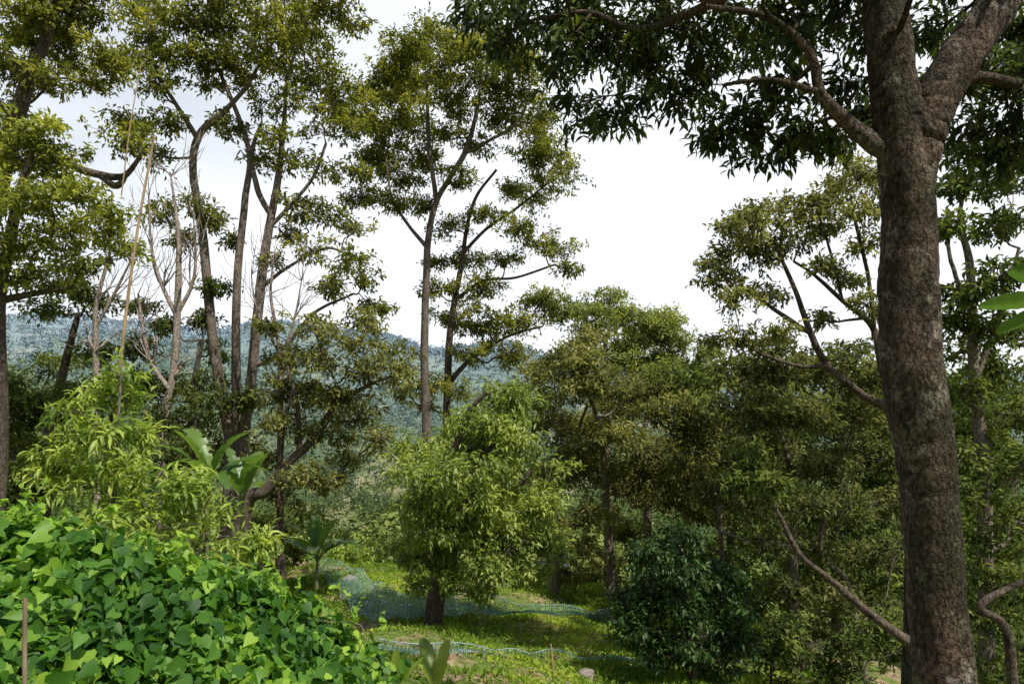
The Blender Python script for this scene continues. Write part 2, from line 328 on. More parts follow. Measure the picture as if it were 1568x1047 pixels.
# far-left trees
make_tree('tall_forest_tree', 15,
  [[(-60, None, 60), (-40, 500, 40), (0, 250, 28), (40, 140, 20), (70, 60, 14), (90, -20, 9)], [(0, 260, 14), (80, 245, 12), (140, 265, 12), (190, 270, 9), (215, 240, 6)], [(150, 268, 9), (180, 285, 10), (195, 262, 6)]],
  [(20, 10, 60), (90, 5, 60), (150, 20, 46), (50, 60, 50), (110, 75, 50), (160, 75, 40), (30, 120, 40), (85, 130, 34), (140, 130, 30), (10, 170, 34), (190, 215, 30), (215, 200, 22), (60, -60, 60), (150, -50, 50), (185, 110, 26), (0, 80, 40)],
  M_tall, B_dark, dens=1.7, depth=.8, LL=.14, LW=.054)
make_tree('tall_forest_tree', 13,
  [[(-20, None, 42), (-8, 600, 30), (2, 440, 20), (10, 380, 18), (30, 300, 12), (50, 230, 7)], [(0, 460, 12), (50, 450, 9), (110, 440, 6)]],
  [(10, 200, 44), (60, 210, 44), (40, 255, 46), (95, 250, 36), (15, 305, 44), (75, 310, 46), (125, 300, 34), (150, 350, 36), (100, 365, 46), (40, 370, 44), (180, 390, 34), (130, 410, 40), (70, 430, 40), (15, 430, 34), (175, 330, 24)],
  M_lefty, B_dark, dens=1.8, depth=.8, LL=.13, LW=.05)

# bare pale trees
def bare(name, d, tr, seed, n=26):
    r = random.Random(seed); out = list(tr)
    for t in tr:
        for _ in range(n // len(tr)):
            i = r.randrange(1, len(t)); u, v, w = t[i][:3]
            pts = [(u, v, max(1.6, w * .5))]; a = r.uniform(-1, 1) * .9
            L = r.uniform(35, 95); st = 5
            for k in range(1, st + 1):
                a += r.uniform(-.25, .25); uu = pts[-1][0] + math.sin(a) * L / st; vv = pts[-1][1] - math.cos(a) * L / st
                pts.append((uu, vv, max(.7, pts[0][2] * (1 - k / (st + .5))), r.uniform(-.4, .4) * k / 3))
            out.append(pts)
            for k in (2, 3, 4):
                b = a + r.choice([-1, 1]) * r.uniform(.4, .8); q = pts[k]; l = r.uniform(15, 45)
                out.append([(q[0], q[1], q[2] * .6, q[3] if len(q) > 3 else 0), (q[0] + math.sin(b) * l / 2, q[1] - math.cos(b) * l / 2, .8), (q[0] + math.sin(b * .7) * l, q[1] - math.cos(b * .7) * l, .5)])
    make_tree(name, d, out, [], None, B_pale, seg=4, sides=8)
bare('bare_tree', 19, [[(245, None, 20), (250, 660, 13), (264, 580, 11), (272, 480, 10), (274, 400, 8), (270, 330, 5), (262, 270, 2.5)], [(272, 490, 7), (250, 440, 6), (232, 380, 4), (228, 300, 2)], [(273, 480, 7), (292, 440, 5), (300, 400, 4), (296, 330, 2)],
   [(262, 600, 8), (235, 560, 6), (218, 500, 5), (212, 450, 3)]], 3, 48)
bare('bare_tree', 19, [[(430, None, 12), (430, 600, 9), (425, 520, 6), (415, 450, 4), (418, 400, 2)], [(428, 560, 6), (450, 490, 4), (462, 430, 2)], [(428, 540, 5), (395, 480, 3), (385, 420, 2)]], 8, 30)
bare('bare_tree', 19, [[(150, None, 14), (146, 540, 9), (150, 460, 7), (170, 380, 4)], [(148, 500, 5), (170, 460, 5), (200, 400, 3)]], 18, 20)

# leaning tree beneath left group
make_tree('leaning_forest_tree', 18,
  [[(362, None, 46), (372, 775, 24), (410, 750, 18), (445, 705, 14), (485, 665, 12), (520, 615, 9), (560, 592, 6), (600, 575, 4)], [(460, 695, 9), (455, 620, 7), (440, 560, 5)], [(430, None, 16), (430, 760, 10), (432, 660, 8), (450, 600, 5)]],
  [(545, 520, 36), (600, 550, 34), (560, 570, 38), (500, 550, 40), (450, 545, 38), (470, 600, 42), (520, 610, 40), (420, 600, 34), (550, 640, 38), (580, 680, 28), (500, 660, 36), (440, 650, 34), (540, 700, 30), (470, 730, 34), (410, 500, 20), (480, 500, 30), (620, 580, 20), (560, 490, 22),
   (440, 760, 30), (400, 700, 26), (500, 740, 26)],
  M_olive, B_dark, dens=1.7, depth=.8)
# dark trees left
make_tree('forest_tree', 20,
  [[(60, None, 30), (70, 700, 20), (90, 600, 14), (120, 480, 8)], [(290, None, 22), (292, 680, 14), (300, 580, 9), (310, 520, 5)], [(150, None, 20), (160, 700, 12), (200, 560, 7)]],
  [(130, 470, 36), (60, 470, 30), (110, 440, 30), (90, 555, 36), (30, 600, 42), (80, 620, 50), (20, 680, 50), (150, 540, 30), (210, 530, 30), (190, 590, 40), (130, 610, 44), (40, 740, 50), (100, 700, 50), (170, 670, 44), (230, 600, 34),
   (290, 590, 40), (320, 620, 40), (290, 660, 44), (240, 640, 30), (330, 690, 40), (290, 720, 40), (210, 470, 20), (250, 500, 20), (340, 540, 26), (310, 490, 20), (230, 700, 40), (380, 620, 26), (330, 440, 20), (20, 640, 50), (20, 760, 50), (260, 690, 40)],
  M_dark, B_dark, dens=1.8, depth=1.2)

# centre-right group
make_tree('forest_tree', 27,
  [[(935, None, 18), (933, 800, 14), (928, 720, 11), (930, 620, 8), (925, 520, 5)], [(990, None, 16), (990, 740, 12), (988, 660, 9), (1005, 560, 5)]],
  [(930, 465, 32), (905, 490, 36), (955, 490, 34), (885, 475, 28), (1005, 495, 34), (1030, 505, 30), (980, 520, 36), (1050, 520, 20), (1085, 540, 26), (1075, 560, 26), (1020, 545, 38), (940, 530, 38), (990, 560, 38), (835, 460, 26), (855, 480, 24), (1045, 580, 38), (1080, 600, 34), (960, 560, 40), (1000, 590, 40)],
  M_top, B_grey, dens=2.4, depth=.8)
make_tree('forest_tree', 22,
  [[(935, None, 18), (934, 880, 13), (930, 790, 11), (924, 720, 10), (915, 640, 7), (880, 560, 5)], [(850, None, 16), (850, 760, 11), (838, 712, 9), (878, 678, 7), (888, 650, 5), (900, 620, 4)], [(838, 880, 5), (836, 740, 4)]],
  [(870, 545, 40), (900, 560, 44), (840, 570, 38), (870, 600, 50), (930, 590, 44), (820, 610, 30), (960, 620, 44), (910, 650, 46), (860, 650, 40), (1000, 610, 44), (1040, 630, 44), (980, 680, 48), (1040, 690, 48), (930, 720, 48), (880, 720, 44), (970, 750, 48), (1030, 760, 44), (910, 780, 40),
   (870, 800, 30), (960, 810, 34), (900, 850, 30), (870, 880, 24), (1080, 660, 44), (1080, 730, 44), (940, 870, 26), (1070, 790, 40), (900, 520, 30), (840, 740, 26), (1010, 720, 44), (940, 670, 44), (870, 690, 40)],
  M_olive, B_grey, dens=2.0, depth=1.0)

# right umbrella tree
make_tree('rain_tree', 13,
  [[(1400, None, 34), (1395, 760, 26), (1375, 640, 18), (1320, 605, 13), (1268, 560, 11), (1238, 500, 9), (1215, 440, 7), (1190, 380, 5)],
   [(1240, 510, 8), (1180, 470, 6), (1140, 440, 4)], [(1380, 660, 12), (1350, 560, 10), (1335, 500, 9), (1290, 460, 7), (1245, 420, 5), (1215, 400, 4)], [(1340, 520, 8), (1330, 430, 6), (1310, 340, 5), (1300, 290, 3)],
   [(1290, 460, 5), (1270, 380, 4), (1250, 320, 3)], [(1268, 560, 7), (1220, 560, 6), (1160, 540, 4)]],
  [(1120, 385, 34), (1105, 430, 28), (1150, 350, 36), (1195, 335, 38), (1240, 315, 38), (1285, 290, 38), (1325, 260, 36), (1335, 320, 36), (1290, 345, 36), (1225, 370, 34), (1170, 400, 30), (1130, 460, 28), (1180, 450, 22), (1320, 380, 30), (1255, 410, 24), (1300, 430, 24),
   (1110, 520, 28), (1150, 520, 26), (1200, 510, 20), (1260, 490, 20), (1330, 470, 26), (1140, 335, 24), (1180, 370, 34), (1240, 350, 34), (1345, 280, 34), (1120, 350, 24), (1090, 410, 22)],
  M_olive, B_dark, dens=1.7, depth=.9, LL=.12, LW=.046, twig=.009)
# right mid mass
make_tree('forest_tree', 17,
  [[(1215, None, 18), (1217, 900, 13), (1215, 800, 11), (1205, 700, 8), (1180, 620, 5)], [(1110, None, 12), (1105, 850, 8), (1100, 740, 6)], [(1330, None, 12), (1300, 900, 10), (1255, 840, 8), (1290, 700, 6)], [(1160, 790, 5), (1150, 700, 4), (1090, 640, 3)]],
  [(1140, 570, 48), (1200, 560, 48), (1260, 580, 48), (1320, 570, 48), (1110, 620, 44), (1170, 630, 50), (1240, 640, 50), (1310, 640, 48), (1350, 620, 44), (1130, 690, 48), (1200, 700, 48), (1270, 710, 48), (1340, 700, 48), (1100, 750, 40), (1160, 760, 44), (1230, 770, 44), (1300, 780, 44),
   (1360, 770, 44), (1180, 830, 36), (1250, 840, 36), (1320, 850, 38), (1370, 850, 36), (1210, 900, 26), (1290, 910, 28), (1350, 930, 30), (1180, 535, 30), (1290, 540, 34), (1240, 960, 20), (1370, 540, 34)],
  leaf_mat('leaf_shade_olive', (.03, .038, .016), (.085, .098, .038), (.20, .205, .08), tr=.34, cheap=True), B_grey, dens=1.9, depth=1.2)  # darker copy of the olive leaf, shade under the crowns put into its colour
make_tree('forest_tree', 24,
  [[(1120, None, 18), (1120, 800, 12), (1130, 650, 8)], [(1280, None, 18), (1280, 800, 12), (1290, 650, 8)], [(1050, None, 14), (1050, 800, 10), (1055, 680, 7)]],
  [(u + rng.uniform(-18, 18), v + rng.uniform(-18, 18), 54) for v in (590, 650, 710, 780, 850, 920) for u in range(1060, 1600, 62)],
  M_dark, B_dark, dens=1.5, depth=1.2, LL=.26, LW=.1)
# right edge
make_tree('forest_tree', 11,
  [[(1520, None, 26), (1508, 800, 20), (1498, 650, 18), (1490, 500, 14), (1482, 400, 11), (1470, 330, 7), (1490, 260, 4)], [(1494, 580, 9), (1530, 480, 7), (1560, 380, 5)], [(1490, 480, 8), (1455, 400, 6), (1450, 320, 4)]],
  [(1500, 280, 38), (1545, 290, 36), (1455, 290, 30), (1560, 340, 34), (1520, 350, 28), (1455, 350, 22), (1540, 420, 34), (1470, 450, 26), (1520, 500, 36), (1565, 520, 36), (1470, 540, 34), (1540, 570, 40), (1480, 610, 36), (1560, 640, 44),
   (1500, 680, 42), (1550, 720, 44), (1490, 760, 40), (1570, 800, 44), (1520, 830, 42), (1480, 870, 34), (1560, 900, 44), (1520, 950, 40), (1480, 700, 34), (1590, 240, 40), (1600, 700, 50), (1600, 1000, 50), (1540, 1030, 44), (1490, 990, 40), (1460, 490, 24), (1510, 450, 28), (1500, 560, 30)],
  M_dark, B_grey, dens=1.8, depth=1.1, LL=.13, LW=.05, twig=.009)
# leaning limb tree bottom right
make_tree('leaning_forest_tree', 8.5,
  [[(1500, None, 40), (1440, 1020, 24), (1400, 990, 18), (1340, 945, 13), (1275, 890, 11), (1225, 850, 9), (1195, 790, 7), (1160, 740, 5)], [(1560, None, 20), (1545, 980, 14), (1500, 930, 12), (1568, 890, 9)]],
  [(1150, 700, 26), (1180, 740, 22), (1130, 740, 20)], M_dark, B_dark, dens=1.2, LL=.11, LW=.04, twig=.006, seg=10)
# longan dark tree
make_tree('longan_tree', 13,
  [[(1060, None, 18), (1058, 980, 12), (1050, 900, 9), (1040, 840, 5)]],
  [(1030, 825, 34), (1060, 820, 24), (995, 850, 30), (1050, 870, 44), (1000, 900, 46), (1090, 890, 44), (965, 910, 30), (1040, 930, 50), (1105, 940, 46), (980, 960, 40), (1060, 980, 46), (1125, 985, 38), (1010, 1000, 38), (1100, 1020, 40), (1140, 930, 24), (960, 940, 24), (1120, 890, 24)],
  M_citrus, B_dark, dens=2.2, LL=.13, LW=.052, tpl=LEAF7, droop=.4, depth=.8, twig=.008)
# sapling left
make_tree('durian_sapling', 8,
  [[(170, None, 14), (172, 850, 9), (176, 740, 7), (182, 640, 5), (186, 570, 3)], [(320, None, 10), (318, 850, 6), (315, 780, 4)], [(240, None, 10), (235, 860, 6), (215, 760, 4)]],
  [(186, 575, 20), (150, 600, 28), (195, 615, 24), (110, 630, 26), (150, 655, 34), (205, 670, 30), (100, 690, 32), (160, 710, 38), (215, 720, 32), (110, 745, 30), (180, 765, 40), (235, 780, 34), (80, 720, 20), (270, 745, 26), (310, 780, 34),
   (260, 820, 38), (200, 830, 36), (320, 830, 38), (370, 850, 30), (150, 810, 34), (300, 740, 20), (400, 830, 18), (280, 870, 34), (350, 880, 30)],
  M_sap, B_grey, LL=.15, LW=.042, dens=1.0, tpl=LEAF7, droop=.2, depth=1.0, twig=.006, sub=8, upn=.5)
# shrubs along the terrace rim
def shrub(d, cl, mat, **k): make_tree('shrub', d, [[(cl[0][0], None, 6), (cl[0][0], cl[0][1], 3)]], cl, mat, B_dark, **k)
shrub(27, [(545, 840, 26), (520, 850, 22), (570, 855, 20)], M_sap, dens=2.0)
shrub(23, [(450, 850, 26), (420, 840, 30), (400, 870, 28), (480, 800, 26), (440, 800, 30), (390, 800, 30), (430, 875, 20)], M_dark, dens=1.9)
shrub(27, [(600, 870, 14), (640, 850, 24), (630, 885, 16), (580, 880, 12)], M_dark, dens=1.9)
shrub(23, [(830, 905, 16), (870, 905, 16), (900, 915, 16), (800, 905, 14)], M_durian, dens=1.4)
shrub(26, [(700, 890, 20), (760, 890, 22), (800, 870, 24), (860, 860, 24), (900, 880, 26), (830, 840, 20)], M_dark, dens=1.9)
shrub(15, [(1180, 1000, 30), (1240, 1010, 30), (1300, 1000, 36), (1360, 1000, 40), (1210, 1050, 30), (1290, 1050, 40), (1200, 960, 26), (1350, 960, 30)], M_dark, dens=1.6)

# ================================================================ vine mound (foreground)
vp = empty('vine_covered_bush'); LV = Leaves(HEART); ST = Tubes()
mounds = [(-30, 880, 4.4, .42), (40, 905, 4.3, .46), (120, 925, 4.4, .46), (200, 945, 4.5, .42), (270, 950, 4.7, .42), (340, 960, 4.9, .42), (400, 985, 5.0, .4), (450, 1010, 5.1, .36), (500, 1035, 5.2, .34), (545, 1040, 5.3, .28),
          (0, 1010, 3.7, .45), (120, 1040, 3.9, .46), (240, 1050, 4.1, .45), (350, 1070, 4.3, .42), (450, 1090, 4.6, .42), (60, 860, 4.9, .3), (10, 835, 4.9, .26), (170, 890, 5.2, .36), (310, 905, 5.5, .3), (-60, 1100, 3.4, .5), (380, 920, 5.6, .26), (60, 1140, 3.6, .5), (200, 1150, 3.8, .5)]
for (u, v, d, r) in mounds:
    c = unproject(u, v, d)
    n = int(r * r * 4 * np.pi / .0052 * 1.45)
    dr = rsph(n); dr[:, 2] = np.abs(dr[:, 2]) * .9 + rng.normal(size=n) * .25; dr = nrm(dr)
    lump = 1 + .26 * np.sin(dr[:, 0] * 7 + u) * np.sin(dr[:, 2] * 6 + v) + .13 * np.sin(dr[:, 1] * 13 + v) * np.sin(dr[:, 0] * 15)
    P = c + dr * np.array([1.15, 1.1, .9]) * (r * lump * rng.uniform(.6, 1.08, n) ** .8)[:, None]
    D = nrm(np.cross(dr, rsph(n)) * .9 + np.array([0, -.15, -.45]) + dr * .15)
    U = dr * .6 + UP * .6 + rsph(n) * .95
    l = rng.uniform(.035, .115, n)
    tone = .38 + .22 * np.sin(P[:, 0] * 5) * np.sin(P[:, 1] * 4 + 1)
    LV.add(P, D, U, l, l * rng.uniform(.7, 1.0, n), np.clip(tone + rng.normal(size=n) * .24, 0, 1))
    for _ in range(10):
        q = rng.integers(n); a = P[q]; g = np.array([a[0], a[1] + .1, float(height(a[0], a[1]))])
        ST.add(crom([g, (g + a) / 2 + rng.normal(size=3) * .12, a], 4), np.full(9, .004), 4)
# wandering shoots
for _ in range(60):
    u, v, d, r = mounds[rng.integers(10)]; c = unproject(u, v, d) + np.array([rng.normal() * .15, 0, r * .8]); L = rng.uniform(.12, .38)
    dr = nrm(np.array([rng.normal() * .7, rng.normal() * .5, 1.0])); e = c + dr * L
    C = crom([c, c + dr * L * .5 + rng.normal(size=3) * .04, e, e + nrm(rng.normal(size=3)) * .07], 4); ST.add(C, np.linspace(.003, .0015, len(C)), 4)
    k = len(C) - 2; l = np.linspace(.08, .025, k)
    LV.add(C[1:-1], rsph(k) - UP * .2, UP + rsph(k) * .6, l, l * .9, rng.uniform(.6, 1, k))
LV.build('foliage', M_vine, vp); ST.build('stems', M_stem, vp)

# ================================================================ banana plants
def blade(base, dir0, L, W, curl, out, seedc, split=.0, twist=0.0):
    n = 18; m = 6
    d = nrm(np.array(dir0, float)); side = nrm(np.cross(d, UP) + 1e-4); n0 = np.cross(side, d)
    side = nrm(side * math.cos(twist) + n0 * math.sin(twist)); p = np.array(base, float); V = []
    for i in range(n + 1):
        t = i / n; w = W * (math.sin(math.pi * min(1, (t * .93 + .035))) ** .55) * (1 if t > .1 else t * 8 + .2)
        nn = nrm(np.cross(side, d))
        for j in range(-m // 2, m // 2 + 1):
            s = j / (m / 2); V.append(p + side * s * w * .5 + nn * (abs(s) * w * .16 + .03 * w * math.sin(t * 40 + j)))
        p = p + d * L / n; d = nrm(d + np.array([0, 0, -curl / n]))
    k = m + 1; Q = []
    for i in range(n):
        for j in range(m):
            if split and j in (0, m - 1) and rng.random() < split: continue
            Q.append((i * k + j, i * k + j + 1, (i + 1) * k + j + 1, (i + 1) * k + j))
    out.append((np.array(V), np.array(Q), seedc))
def banana(loc, h, leaves, L, W, name='banana_plant', stemr=.07, split=.12, dirs=None, mat=None, curl=(.6, 2.0), twist=0.0):
    par = empty(name); T = Tubes(); loc = np.array(loc, float); top_ = loc + np.array([0.02, 0, h])
    T.add(crom([loc - UP * .2, loc + UP * h * .5, top_], 5), np.linspace(stemr, stemr * .5, 11), 10); out = []
    for i in range(len(dirs) if dirs else leaves):
        a = i * 2.4 + rng.uniform(-.3, .3); el = rng.uniform(.5, 1.35)
        dr = np.array([math.cos(a) * math.cos(el), math.sin(a) * math.cos(el), math.sin(el)])
        if dirs: dr = nrm(np.array(dirs[i], float))
        b = top_ + dr * .15 * L; T.add(np.array([top_ - UP * .1, b, b + dr * .1 * L]), [stemr * .4, stemr * .22, .01], 6)
        blade(b, dr, L * rng.uniform(.85, 1.1), W * rng.uniform(.85, 1.1), rng.uniform(*curl), out, rng.uniform(.2, .9), split, twist)
    T.build('stem', M_stem, par); n = 0; VV = []; QQ = []; CC = []
    for V, Q, c in out: VV.append(V); QQ.append(Q + n); CC.append(np.full(len(V), c)); n += len(V)
    mesh_obj('leaves', np.concatenate(VV), np.concatenate(QQ), mat or M_banana, attr=np.concatenate(CC), smooth=True, parent=par)
def gnd(u, d): x = (u - PX0) / F * d; return (x, d, float(height(x, d)))
def bplant(u, vtop, d, *a, **k):
    g = np.array(gnd(u, d)); banana(g, (PY0 - vtop) / F * d - g[2], *a, **k)
bplant(318, 742, 11, 9, 1.0, .28)
bplant(200, 770, 9.5, 7, .9, .26)
bplant(370, 765, 12, 7, .9, .28)
banana(gnd(485, 20), 1.0, 10, 1.3, .36)
banana(gnd(856, 23), .7, 8, 1.1, .3)
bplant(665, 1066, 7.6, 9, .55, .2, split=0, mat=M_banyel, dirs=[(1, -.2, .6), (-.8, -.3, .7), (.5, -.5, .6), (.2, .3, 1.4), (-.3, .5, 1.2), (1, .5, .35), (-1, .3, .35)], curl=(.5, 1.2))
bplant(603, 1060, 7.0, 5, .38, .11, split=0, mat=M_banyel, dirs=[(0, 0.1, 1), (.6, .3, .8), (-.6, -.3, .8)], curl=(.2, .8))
bplant(1650, 460, 5.0, 8, .55, .17, split=.03, dirs=[(-1, -.15, .55), (-1, .25, .02), (-.6, .3, -.25), (.6, .3, .8), (.9, -.3, .4), (-.2, .6, .9)], curl=(.0, .4), twist=-.8)
# small palm at rim
pp = empty('areca_palm'); T = Tubes(); LV = Leaves(LEAF4); b = unproject(598, 850, 28); g = np.array(gnd(598, 28)); T.add([g - UP * .2, (g + b) / 2, b], [.12, .1, .08], 8)
for i in range(15):
    a = i * 2.4; el = rng.uniform(.1, 1.2); dr = np.array([math.cos(a) * math.cos(el), math.sin(a) * math.cos(el), math.sin(el)])
    C = [b]; d_ = dr.copy()
    for k in range(14): C.append(C[-1] + d_ * .12); d_ = nrm(d_ - UP * .12)
    C = np.array(C); T.add(C, np.linspace(.02, .005, len(C)), 4); tn = nrm(np.gradient(C, axis=0)); sd = nrm(np.cross(tn, UP))
    for s in (-1, 1):
        LV.add(C[1:], sd[1:] * s + tn[1:] * .5 - UP * .3, np.tile(UP, (14, 1)) + rsph(14) * .2, np.full(14, .42), np.full(14, .07), rng.uniform(.3, .9, 14))
T.build('trunk', B_grey, pp); LV.build('fronds', M_durian, pp)

# ================================================================ ground sheet
def axis(n, k, s): t = np.linspace(-1, 1, n); return np.sinh(t * k) / np.sinh(k) * s
gx = axis(380, 6.2, 2400); gy = axis(460, 6.2, 2400) + 14
XX, YY = np.meshgrid(gx, gy); ZZ = height(XX, YY)
V = np.stack([XX, YY, ZZ], -1).reshape(-1, 3); nx = len(gx); ny = len(gy)
i = np.arange(ny - 1)[:, None] * nx; j = np.arange(nx - 1)[None]
Q = np.stack([i + j, i + j + 1, i + nx + j + 1, i + nx + j], -1).reshape(-1, 4)
m, nt, N, L = newmat('ground_soil_grass')
geo = N.new('ShaderNodeNewGeometry')
n1 = N.new('ShaderNodeTexNoise'); n1.inputs['Scale'].default_value = .55; n1.inputs['Detail'].default_value = 9; n1.inputs['Roughness'].default_value = .7
n2 = N.new('ShaderNodeTexNoise'); n2.inputs['Scale'].default_value = 7; n2.inputs['Detail'].default_value = 8
for n in (n1, n2): L.new(geo.outputs['Position'], n.inputs['Vector'])
soil = ramp(N, [(.3, (.10, .065, .04)), (.5, (.28, .20, .12)), (.7, (.45, .34, .22))]); L.new(n2.outputs[0], soil.inputs[0])
gr = ramp(N, [(.3, (.06, .10, .018)), (.7, (.16, .21, .04))]); L.new(n2.outputs[0], gr.inputs[0])
fm = ramp(N, [(.42, (0, 0, 0)), (.52, (1, 1, 1))]); L.new(n1.outputs[0], fm.inputs[0])
mx = N.new('ShaderNodeMix'); mx.data_type = 'RGBA'; L.new(fm.outputs[0], mx.inputs[0]); L.new(soil.outputs[0], mx.inputs[6]); L.new(gr.outputs[0], mx.inputs[7])
sp = N.new('ShaderNodeSeparateXYZ'); L.new(geo.outputs['Position'], sp.inputs[0])
mr = N.new('ShaderNodeMapRange'); mr.inputs[1].default_value = 60; mr.inputs[2].default_value = 200; L.new(sp.outputs[1], mr.inputs[0])
n3 = N.new('ShaderNodeTexNoise'); n3.inputs['Scale'].default_value = .02; n3.inputs['Detail'].default_value = 6; L.new(geo.outputs['Position'], n3.inputs['Vector'])
fr = ramp(N, [(.4, (.07, .11, .035)), (.56, (.11, .15, .05)), (.64, (.26, .25, .13))]); L.new(n3.outputs[0], fr.inputs[0])
mx2 = N.new('ShaderNodeMix'); mx2.data_type = 'RGBA'; L.new(mr.outputs[0], mx2.inputs[0]); L.new(mx.outputs[2], mx2.inputs[6]); L.new(fr.outputs[0], mx2.inputs[7])
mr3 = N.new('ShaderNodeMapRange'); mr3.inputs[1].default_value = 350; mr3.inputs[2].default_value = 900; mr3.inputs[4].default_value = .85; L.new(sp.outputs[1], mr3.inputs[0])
mx3 = N.new('ShaderNodeMix'); mx3.data_type = 'RGBA'; L.new(mr3.outputs[0], mx3.inputs[0]); L.new(mx2.outputs[2], mx3.inputs[6]); mx3.inputs[7].default_value = (.25, .33, .40, 1)  # blue-grey distance haze mixed into the far ground's base colour
p = N.new('ShaderNodeBsdfPrincipled'); p.inputs['Roughness'].default_value = .95; p.inputs['Specular IOR Level'].default_value = .15; L.new(mx3.outputs[2], p.inputs['Base Color'])
bp = N.new('ShaderNodeBump'); bp.inputs['Strength'].default_value = .8; bp.inputs['Distance'].default_value = .06; L.new(n2.outputs[0], bp.inputs['Height']); L.new(bp.outputs[0], p.inputs['Normal'])
o = N.new('ShaderNodeOutputMaterial'); L.new(p.outputs[0], o.inputs[0])
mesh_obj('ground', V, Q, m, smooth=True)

# grass & creepers on the terrace
def patch(x, y): return np.sin(x * .9 + 1.2 * np.sin(y * .5)) + np.sin(y * .8 + x * .4 + 1) + .6 * np.sin(x * 2.3 - y * 1.7) + .5 * np.sin(y * 3.1 + x * 1.9)
LV = Leaves(LEAF4); n = 190000
x = rng.uniform(-11, 9, n); y = rng.uniform(7, 30, n); keep = patch(x, y) + rng.normal(size=n) * .5 > -1.0; x = x[keep]; y = y[keep]; n = len(x)
tall = rng.random(n) < .3
P = np.stack([x, y, height(x, y) + np.where(tall, 0, rng.uniform(0, .07, n))], -1)
D = np.where(tall[:, None], UP + rsph(n) * .6, rsph(n) * .8 + UP * .15)
l = np.where(tall, rng.uniform(.06, .22, n), rng.uniform(.05, .10, n)); w = np.where(tall, .016, l * .7)
LV.add(P, D, UP * .9 + rsph(n) * .6 + np.array([0, -.2, 0]), l, w, np.clip(.5 + .12 * patch(x * 1.7, y * 1.3) + rng.normal(size=n) * .15, 0, 1))
LV.build('grass', M_grass)
LV = Leaves(LEAF4); n = 3500; x = rng.uniform(-9, 8, n); y = rng.uniform(8, 27, n)
LV.add(np.stack([x, y, height(x, y) + .015], -1), rsph(n) * np.array([1, 1, .15]), UP + rsph(n) * .3, rng.uniform(.06, .14, n), rng.uniform(.03, .06, n), rng.random(n))
LV.build('leaf_litter', leaf_mat('litter', (.12, .07, .035), (.22, .14, .08), (.34, .25, .15), tr=.1, trgain=1, cheap=True, g=1))

# ================================================================ distant forest
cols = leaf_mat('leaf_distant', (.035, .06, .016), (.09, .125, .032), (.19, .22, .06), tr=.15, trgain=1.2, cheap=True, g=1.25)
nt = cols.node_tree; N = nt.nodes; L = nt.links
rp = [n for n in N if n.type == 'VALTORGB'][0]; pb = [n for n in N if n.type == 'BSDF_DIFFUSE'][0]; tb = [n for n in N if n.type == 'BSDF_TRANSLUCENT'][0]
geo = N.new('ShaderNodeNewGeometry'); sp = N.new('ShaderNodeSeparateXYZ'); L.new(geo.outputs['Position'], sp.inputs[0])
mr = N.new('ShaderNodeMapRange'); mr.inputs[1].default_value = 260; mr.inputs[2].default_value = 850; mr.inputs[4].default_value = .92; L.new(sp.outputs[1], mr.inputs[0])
haze_tint = N.new('ShaderNodeMix'); haze_tint.data_type = 'RGBA'; L.new(mr.outputs[0], haze_tint.inputs[0]); L.new(rp.outputs[0], haze_tint.inputs[6]); haze_tint.inputs[7].default_value = (.25, .33, .40, 1)  # aerial haze painted into the leaf colour, stronger with distance along Y
L.new(haze_tint.outputs[2], pb.inputs[0]); L.new(haze_tint.outputs[2], tb.inputs[0])
LV = Leaves(LEAF4)
def stand(ymin, ymax, sp_, ntuft, ts, rmin, rmax):
    ys = np.arange(ymin, ymax, sp_); 
    for y0 in ys:
        xs = np.arange(-.9 * y0 - 15, .7 * y0 + 15, sp_); k = len(xs)
        x = xs + rng.uniform(-.6, .6, k) * sp_; y = y0 + rng.uniform(-.6, .6, k) * sp_
        if y0 > 150:
            kp = np.sin(x * .035 + 1) * np.sin(y * .03) + .3 * np.sin(x * .11 + y * .07) > -.85; x = x[kp]; y = y[kp]; k = len(x)
        r = rng.uniform(rmin, rmax, k) * np.where(rng.random(k) < .15, 1.3, 1); z = height(x, y) + r * rng.uniform(.4, 1.3, k)
        if ymax < 60:
            z = z - 1.0
        c = np.stack([x, y, z], -1)
        dr = rsph(k * ntuft).reshape(k, ntuft, 3); dr[..., 2] = np.abs(dr[..., 2]) * .9 + .05
        lump = 1 + .25 * np.sin(dr[..., 0] * 5 + x[:, None]) * np.sin(dr[..., 2] * 5 + y[:, None] * 3)
        P = c[:, None] + dr * np.array([1, 1, .85]) * (r[:, None] * lump * rng.uniform(.7, 1.08, (k, ntuft)))[..., None]
        tone = (.45 + .25 * np.sin(x * .06 + y * .03) + rng.uniform(-.35, .35, k))[:, None] + rng.normal(size=(k, ntuft)) * .12
        n = k * ntuft; dr = dr.reshape(-1, 3)
        LV.add(P.reshape(-1, 3), nrm(np.cross(dr, rsph(n)) + rsph(n) * .25), dr + UP * .3 + rsph(n) * .3, ts * rng.uniform(.6, 1.3, n), ts * rng.uniform(.4, .8, n), tone.reshape(-1))
stand(36, 60, 4.2, 300, .5, 1.8, 2.9)
stand(62, 150, 12, 80, 1.4, 3, 4.6)
stand(152, 330, 7.0, 90, 1.15, 2.6, 5.0)
stand(330, 600, 9, 40, 1.9, 3.0, 6)
stand(600, 980, 12, 20, 2.8, 3.5, 5.5)
LV.build('distant_forest', cols)

